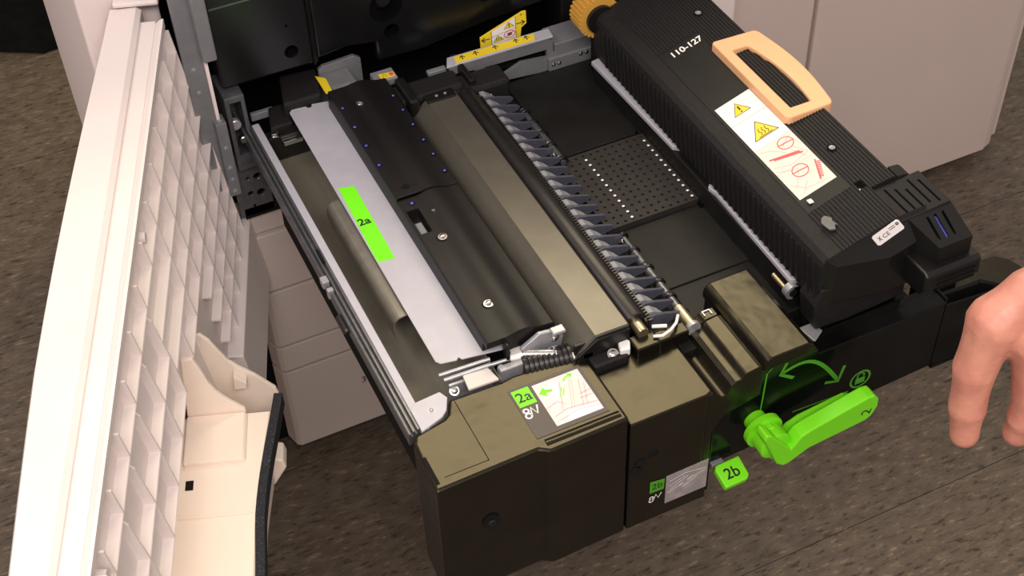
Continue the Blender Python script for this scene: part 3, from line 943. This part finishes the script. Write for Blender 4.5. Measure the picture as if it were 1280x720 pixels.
# front mechanism
box('latch_plate', 112, 176, 100, 108, -40, 6, ZINC, dw, 1)
box('latch_plate', 62, 108, 112, 116, -46, -2, ZINC, dw, 1)
prism('latch_plate', [(140, -30), (140, 12), (160, 24), (184, 20), (186, 10), (178, -30)], 'y', 112, 117, ZINC, dw, 1)
box('latch_ear', 172, 186, 106, 116, 20, 24, ZINC, dw, 1.2)
screw((176, 112, 12), (0, -1, 0), 3.2, dw)
screw((118, 112, -6), (0, -.6, .8), 3.4, dw)
screw((66, 110, -8), (0, -.6, .8), 3.4, dw)
prism('film_plate', [(76, 97), (108, 96), (104, 116), (78, 116)], 'z', -1, 2.2, PALESIL, dw, .8)
prism('film_plate', [(130, 116), (144, 113), (142, 128), (132, 130)], 'z', 4, 8, PALESIL, dw, .8)
for k, (a, b, c, d) in enumerate(((58, 128, 110, 122), (60, 120, 108, 115), (106, 118, 148, 112))):
    rod('link_bar', (a, b, 0), (c, d, 4), 2.2, ZINC, dw, 10)
rod('spring_cylinder', (140, 112, 6), (172, 98, 4), 5, CHROME, dw, 18, 1)
rod('spring_cylinder', (128, 114, 4), (142, 110, 6), 4, WHITEI, dw, 14, 1)
kp = []
for i in range(10):
    kp += [(i / 10 + .004, 12.0), (i / 10 + .02, 13.6), (i / 10 + .076, 13.6), (i / 10 + .09, 12.0)]
lathe('jam_knob', (136, 104, -5), (186, 96, -5), [(0, 6)] + kp + [(1, 9)], RUBBER, dw, 28)
rod('white_bush', (182, 92, 0), (194, 90, 0), 4, WHITEI, dw, 14, 1)
box('bracket_wing', 186, 212, 88, 92, 2, 16, BLACK, dw, .8)
box('brass_tab', 192, 204, 82, 90, 0, 8, BRASS, dw, 1.2)
box('end_block', 198, 236, 68, 84, -30, 0, MATTEB, dw, 2)
screw((222, 76, 0), (0, -.4, 1), 4, dw)
prism('white_lever', [(228, 72), (238, 70), (243, 80), (238, 90), (232, 86)], 'z', -4, 6, WHITEI, dw, 1.5)
box('end_block', 244, 270, 66, 86, -20, 4, GLOSSB, dw, 1.5)
box('end_block', 270, 304, 68, 82, -26, 2, GLOSSB, dw, 1.5)
box('gap_block', 258, 330, 56, 72, -60, -14, DEEPB, dw)
rod('bed_ring', (272, 88, 4), (286, 82, 4), 2, WHITEI, dw, 10, .4)
cu = bpy.data.curves.new('white_wire', 'CURVE')
cu.dimensions = '3D'
sp = cu.splines.new('POLY')
wp = [(266, 74, 6), (274, 70, 7), (284, 72, 8), (294, 78, 8), (302, 88, 6)]
sp.points.add(len(wp) - 1)
for i, p in enumerate(wp):
    sp.points[i].co = (*(Vector(p) * S), 1)
cu.bevel_depth = 1.6 * S
cu.bevel_resolution = 3
to = bpy.data.objects.new('tmp', cu)
COL.objects.link(to)
bpy.context.view_layer.update()
wm = bpy.data.meshes.new_from_object(to.evaluated_get(bpy.context.evaluated_depsgraph_get()))
bpy.data.objects.remove(to)
wm.materials.clear()
wm.materials.append(WHITEI)
link(bpy.data.objects.new('white_wire', wm), dw)
shift(strokes('square_mark', Plane2((0, 0, 13.3), (1, 0, 0), (0, 1, 0)), [[(322, 70), (322, 76), (330, 76), (330, 70)]], 1.6, WHITEI, dw, .5))
# right side tray of the drawer
box('side_sill', 424, 576, 6, 32, -40, -28.5, PIANOB, dw, 1.5)
prism('sill_flank', [(424, 20), (440, 30), (436, 44), (420, 44)], 'z', -60, -27.6, ZINC, dw, 1)
prism('pocket_wall', [(576, 5), (640, 0), (640, 3), (579, 8)], 'z', -126, -34, PIANOB, dw, .8)
box('pocket_wall', 576, 579, 7, 60, -126, -26, PIANOB, dw, .8)
box('pocket_wall', 578, 640, 57, 60, -126, -60, PIANOB, dw, .8)
prism('pocket_wall', [(624, 13), (640, 0), (643, 3), (628, 18)], 'z', -126, -28, PIANOB, dw, .8)
prism('pocket_wall', [(579, 16), (624, 13), (628, 18), (580, 20)], 'z', -126, -29, PIANOB, dw, .8)
box('pocket_floor', 576, 640, 3, 60, -130, -126, PIANOB, dw, 1)
prism('side_shelf', [(600, 60), (650, 77), (670, 81), (710, 76), (720, 65), (728, 37), (695, 2), (646, 12)], 'z', -90, -80, GLOSSB, dw, 2)
box('drawer_floor', 25, 576, 40, 560, -140, -66, DEEPB, dw, 2)
box('under_fuser', 440, 560, 60, 540, -66, 6, DEEPB, dw, 2)

# ---------------------------------------------------------------- fuser unit
fu = thing('fuser_unit', 'black ribbed fuser unit with peach carrying handle and white warning label', 'fuser unit', (490, 270, 6))


def ztop(x):
    if x <= 500:
        return 75 + (x - 456) * (14.5 / 42.0)
    return 90.2 + (x - 500) * (6.0 / 45.0)


# top profile with long ridges
top = []
x = 452.0
while x < 543:
    zt = ztop(x)
    top += [(x, zt - 1.3), (x + .8, zt), (x + 2.3, ztop(x + 2.3)), (x + 3.1, ztop(x + 3.1) - 1.3)]
    x += 3.9
prof = [(548, 8), (432, 8), (430, 20), (430, 58), (432, 64), (437, 69), (444, 71.5)] + top + [(546, 94.5), (548, 90)]
body = prism('body', prof, 'y', 36, 512, MATTEB, fu)
cut(body, [cbox(452, 502.5, 94, 398, 60, 130) if False else prism('cutter', [(451.5, 72), (503, 89.6), (503, 130), (451.5, 130)], 'y', 96, 398, DEEPB), cbox(506, 515, 88, 99, 82, 130), cbox(516, 570, 20, 84.5, 50, 130)])
prism('body', [(548, 10), (558, 10), (564, 30), (564, 90), (560, 93), (548, 94.5)], 'y', 84, 101, MATTEB, fu, 1)
# slanted fins down the left wall
fin = None
for i in range(45):
    y = 44 + i * 10.0
    if fin is None:
        fin = mesh('side_fin', [(431, -7, 12), (428, -7, 14), (427.6, 1, 46), (429, 4, 57), (433, 5, 62), (431, -5.6, 12), (428, -5.6, 14), (427.6, 2.4, 46), (429, 5.4, 57), (433, 6.4, 62)],
                   [(0, 1, 2, 3, 4), (9, 8, 7, 6, 5), (0, 5, 6, 1), (1, 6, 7, 2), (2, 7, 8, 3), (3, 8, 9, 4), (4, 9, 5, 0)], MATTEB, fu)
        fin.location = (0, y * S, 0)
        fm = fin.data
    else:
        o = bpy.data.objects.new('side_fin', fm)
        o.location = (0, y * S, 0)
        link(o, fu)
# label strip on the slope
cosA, sinA = 42 / math.hypot(42, 14.5), 14.5 / math.hypot(42, 14.5)
pl = Plane2((456, 0, 74.2), (cosA, 0, sinA), (0, 1, 0))
LW = math.hypot(42, 14.5)
ls = plate('label_panel', pl, [(-3.5, 96.5), (LW + 3, 96.5), (LW + 3, 397.5), (-3.5, 397.5)], BEDB, fu, .1, -1.5)
text('voltage_text', '110-127', pl, 27, 386, 12.5, WHITEI, ls, h=.5, bold=.3)
wl = plate('warning_label', pl, [(0, 116), (LW, 116), (LW, 281), (0, 281)], PAPER, fu, .5, 0)
decal('print_ground', pl, [(.4, 116.5), (LW - .4, 116.5), (LW - .4, 200), (.4, 200)], PEACHP, wl, .7)
strokes('label_rule', pl, [[(0, 246), (LW, 246)], [(0, 200), (LW, 200)], [(0, 157), (LW, 157)]], .4, SKETCH, wl, .8)
tri(pl, 21, 262, 11.5, wl, h=.75, t=1.2)
strokes('exclamation_mark', pl, [[(21, 268), (21, 261.5)], [(21, 259.5), (21, 257.8)]], 1.8, INK, wl, 1.1)
tri(pl, 23, 220, 16.5, wl, h=.75, t=1.5)
strokes('heat_waves', pl, [[(19 + 4 * k, 215), (20.5 + 4 * k, 218), (18.5 + 4 * k, 221), (20 + 4 * k, 225)] for k in range(3)] + [[(15, 213.4), (31, 213.4)]], .8, INK, wl, 1.1)
for cx, cy in ((31, 189), (22, 148)):
    strokes('prohibition_ring', pl, [ring_pts(cx, cy, 8.5)], 1.1, REDP, wl, .9, closed=True)
    strokes('prohibition_bar', pl, [[(cx - 8.3, cy + 1), (cx + 8.3, cy - 1)]], 1.3, REDP, wl, 1.0)
    strokes('hand_mark', pl, [[(cx - 4, cy - 4), (cx - 1, cy + 4), (cx + 2, cy + 1), (cx + 4, cy + 5)]], .6, SKETCH, wl, .85)
strokes('red_bar', pl, [[(5, 180), (36, 170)], [(9, 177), (38, 167)]], 2.2, REDP, wl, .95)
for k in range(9):
    strokes('red_comb', pl, [[(32 + 1.1 * k, 128 + 2.3 * k), (36 + 1.0 * k, 126 + 2.3 * k)]], 1.5, REDP, wl, .95)
strokes('red_comb', pl, [[(31, 124), (41, 150)]], 1.6, REDP, wl, .95)
strokes('sketch_lines', pl, [[(2, 196), (14, 190), (24, 178)], [(3, 168), (20, 160), (42, 164)], [(2, 162), (18, 152)], [(30, 178), (38, 160)], [(34, 180), (43, 164)], [(6, 130), (16, 142), (30, 138)], [(3, 138), (14, 124), (38, 120)], [(8, 120), (20, 132)], [(24, 186), (40, 196)], [(40, 190), (43, 176)]], .5, SKETCH, wl, .85)
box('white_mark', 459, 464.5, 104, 110, 77, 78.6, PAPER, fu, .6)
# raised clip and screws
cl = prism('spring_clip', [(452, 74), (454, 62), (460, 60), (463, 66), (466, 64), (464, 72), (466, 76), (461, 82), (456, 80)], 'z', 77, 79.4, RAILM, fu, .5)
lathe('screw_well', (517, 153, 90), (517, 153, 93.2), [(0, 5.5), (1, 5.5)], DEEPB, fu, 18)
screw((517, 153, 93), (0, 0, 1), 2.2, fu, ZINC)
lathe('screw_well', (520, 426, 90), (520, 426, 93.6), [(0, 5.5), (1, 5.5)], DEEPB, fu, 18)
screw((520, 426, 93.4), (0, 0, 1), 2.4, fu, ZINC)
screw((509, 90, 85), (0, -.3, 1), 2.2, fu)
# front end: sloping panel, vents and connector block
mesh('front_slope', [(433, 36.5, 68), (514, 36.5, 92), (548, 36.5, 94), (536, 20, 68), (500, 20, 57), (444, 31, 59), (433, 36.5, 8), (548, 36.5, 8), (536, 20, 8), (500, 20, 8), (444, 31, 8)],
     [(0, 1, 2, 3, 4, 5), (0, 5, 10, 6), (5, 4, 9, 10), (4, 3, 8, 9), (3, 2, 7, 8), (6, 10, 9, 8, 7)], BLACK, fu, .6)
prism('front_foot', [(432, -26), (426, 10), (433, 30), (484, 22), (540, 20), (540, -24), (470, -28)], 'y', 32, 60, MATTEB, fu, 2)
pce = Plane2((482.8, 34.2, 79.7), (28.4, 0.8, 11.4), (-6.2, 5.8, 9.4))
ce = plate('rating_label', pce, [(0, -11.6), (2, -13), (30, -13), (31.5, -11.5), (31.5, -1.5), (30, 0), (2, 0), (0, -1.5)], PAPER, fu, 1.0, -.4)
text('rating_text', 'CE', pce, 13, -7, 6.5, INK, ce, h=1.3)
strokes('rating_mark', pce, [[(4, -4), (7, -9)], [(4, -9), (7, -4)], [(18, -3), (25, -3)], [(18, -5), (25, -5)]], .7, INK, ce, 1.3)
strokes('rating_mark', pce, [ring_pts(28, -3.6, 1.2, 10)], 1.2, INK, ce, 1.3, closed=True)
vb = prism('vent_block', [(516, 88), (574, 92.5), (574, 40), (516, 40)], 'y', 32, 84, MATTEB, fu, 1)
cut(vb, [cbox(527 + 9.2 * k, 529.6 + 9.2 * k, 37 + (k % 2) * 3, 78 - (k % 3) * 5, 70, 110) for k in range(5)])
vb2 = mesh('connector_block', [(524, 33, 88), (575, 33, 90), (578, -3, 72), (538, -3, 72), (524, 33, 40), (575, 33, 40), (578, -4, 40), (538, -4, 40)],
           [(0, 3, 2, 1), (4, 5, 6, 7), (0, 1, 5, 4), (1, 2, 6, 5), (2, 3, 7, 6), (3, 0, 4, 7)], BLACK, fu, 2.5)
vb2.modifiers.clear()
cut(vb2, [cbox(542 + 9 * k, 545 + 9 * k, 4, 28, 74, 110) for k in range(3)])
mesh('blue_slot', [(x, y, z) for x in (551.2, 553.8) for (y, z) in ((5, 70), (27, 70), (27, 83.5), (5, 74))], [(0, 1, 2, 3), (7, 6, 5, 4), (3, 2, 6, 7), (0, 3, 7, 4), (1, 5, 6, 2), (0, 4, 5, 1)], BLUEDOT, fu)
prism('connector_block', [(36, 18), (36, 51), (-9, 51), (-14, 48), (-15, 30), (-9, 20)], 'x', 520, 587, BLACK, fu, 2.5)
for z in (27, 33, 39):
    box('connector_slit', 534, 580, -15.6, -13, z, z + 2, DEEPB, fu)
# carrying handle
ho = [(498, 213), (499, 361), (502, 363), (553, 361), (556, 358.5)]
ho += [(557.5 + 7.5 * math.sin(math.pi * k / 14) + .5 * k / 14, 355 - 140 * k / 14) for k in range(15)]
ho += [(556, 211), (553, 209), (503, 208)]
hi_ = [(512, 223), (512, 339), (532, 339)] + [(533 + 6 * math.sin(math.pi * k / 12) + 5 * k / 12, 335 - 110 * k / 12) for k in range(13)] + [(537, 223)]
hd = prism('carrying_handle', ho, 'z', 84, 99, PEACH, fu, 2.2, seg=3)
hd.modifiers.clear()
cut(hd, [prism('cutter', hi_, 'z', 60, 120, DEEPB)])
md = hd.modifiers.new('bevel', 'BEVEL')
md.width = 2.0 * S
md.segments = 2
md.limit_method = 'ANGLE'
# amber gear knob at the rear
gp = []
for k in range(28):
    for rr, da in ((24, 0), (27, .05), (27, .14), (24, .18)):
        a = 2 * math.pi * k / 28 + da
        gp.append((438 + rr * math.cos(a), 60 + rr * math.sin(a)))
prism('gear_knob', gp, 'y', 513, 540, YGEAR, fu)
rod('gear_axle', (438, 508, 60), (438, 516, 60), 18, BLACK, fu, 24)

# ---------------------------------------------------------------- finisher cabinet at the right
cb = thing('finisher_cabinet', 'tall warm grey cabinet with seamed front standing behind the fuser', 'cabinet', (1000, 900, FLOOR))
box('front_panel', 905, 1322, 690, 712, -612, 420, CABG, cb, 5, seg=3)
box('front_panel', 742, 898, 690, 712, -612, 420, CABG, cb, 5, seg=3)
box('front_panel', 716, 736, 694, 712, -612, 420, BODYW, cb, 3)
prism('corner_trim', [(1324, 694), (1340, 700), (1362, 730), (1362, 760), (1324, 760)], 'z', -612, 420, CABG, cb, 3)
box('cabinet_core', 716, 1362, 712, 1300, -606, 418, CABG, cb, 3)
box('plinth', 740, 1330, 740, 1280, FLOOR, -606, DEEPB, cb)
prism('foot_pad', [(1352, 800), (1382, 806), (1384, 860), (1352, 866)], 'z', FLOOR, -560, PAPER, cb, 4)

# ---------------------------------------------------------------- dark cabinet far behind
bk = thing('black_cabinet', 'plain black floor cabinet behind the open door', 'cabinet', (-300, 2100, FLOOR))
prism('body', [(-900, 2300), (-215, 1880), (-135, 1832), (200, 1870), (500, 2600), (-900, 2700)], 'z', FLOOR + 3, 200, DEEPB, bk, 5)
prism('plinth', [(-880, 2310), (-215, 1900), (-135, 1852), (190, 1885), (480, 2590), (-880, 2690)], 'z', FLOOR, FLOOR + 3, DEEPB, bk)

# ---------------------------------------------------------------- reaching hand
J = {'elbow': (428, -338, 522), 'wrist': (303, -349, 483), 'pc': (269, -352, 460), 'ip': (250, -347, 454),
     'im': (232, -345, 437), 'ipp': (225, -347, 402), 'idd': (225, -350, 371), 'it': (226, -353, 348),
     'mm': (251, -361, 428), 'mp': (255, -368, 387), 'md': (254, -369, 365), 'mt': (253, -368, 351),
     'rm': (273, -370, 422), 'rp': (280, -378, 381), 'rd': (279, -379, 360), 'rt': (280, -379, 347),
     'lm': (298, -374, 420), 'lp': (307, -381, 384), 'ld': (307, -383, 365), 'lt': (307, -383, 353),
     'tb': (284, -332, 449), 'tm': (288, -336, 403), 'td': (300, -343, 364), 'tt': (305, -349, 341)}
chains = [(('elbow', 36), ('wrist', 25), ('pc', 19), ('ip', 15), ('im', 17), ('ipp', 13.5), ('idd', 12), ('it', 9.5)),
          (('wrist', 22), ('pc', 19), ('mm', 17), ('mp', 13.5), ('md', 11.5), ('mt', 9.5)),
          (('wrist', 22), ('pc', 18), ('rm', 12), ('rp', 9.6), ('rd', 8.6), ('rt', 7.2)),
          (('wrist', 22), ('lm', 12), ('lp', 8.6), ('ld', 7.8), ('lt', 6.6)),
          (('wrist', 20), ('tb', 16), ('tm', 12), ('td', 11), ('tt', 8.5)),
          (('im', 12), ('mm', 12.5), ('rm', 12), ('lm', 11))]
person = thing('person', 'bare hand reaching down beside the green lever', 'person', (300, -350, 340))
bmh = bmesh.new()
for ch in chains:
    for (n0, r0), (n1, r1) in zip(ch[:-1], ch[1:]):
        p0, p1 = Vector(J[n0]), Vector(J[n1])
        L = (p1 - p0).length
        steps = max(3, int(L / 3))
        for k in range(steps + 1):
            t = k / steps
            r = r0 * (1 - t) + r1 * t
            if L < 60:
                r *= 1 - 0.07 * math.sin(math.pi * t)
            mtx = Matrix.Translation(p0.lerp(p1, t) * S)
            bmesh.ops.create_icosphere(bmh, subdivisions=2, radius=r * S, matrix=mtx)
me = bpy.data.meshes.new('hand')
bmh.to_mesh(me)
bmh.free()
me.materials.append(SKIN)
hand = bpy.data.objects.new('hand', me)
link(hand, person)
rm = hand.modifiers.new('fuse', 'REMESH')
rm.mode = 'VOXEL'
rm.voxel_size = 0.0016
sm = hand.modifiers.new('smooth', 'SMOOTH')
sm.iterations = 9
sm.factor = .5
bpy.context.view_layer.update()
hm = bpy.data.meshes.new_from_object(hand.evaluated_get(bpy.context.evaluated_depsgraph_get()))
hand.modifiers.clear()
hand.data = hm
for p in hm.polygons:
    p.use_smooth = True
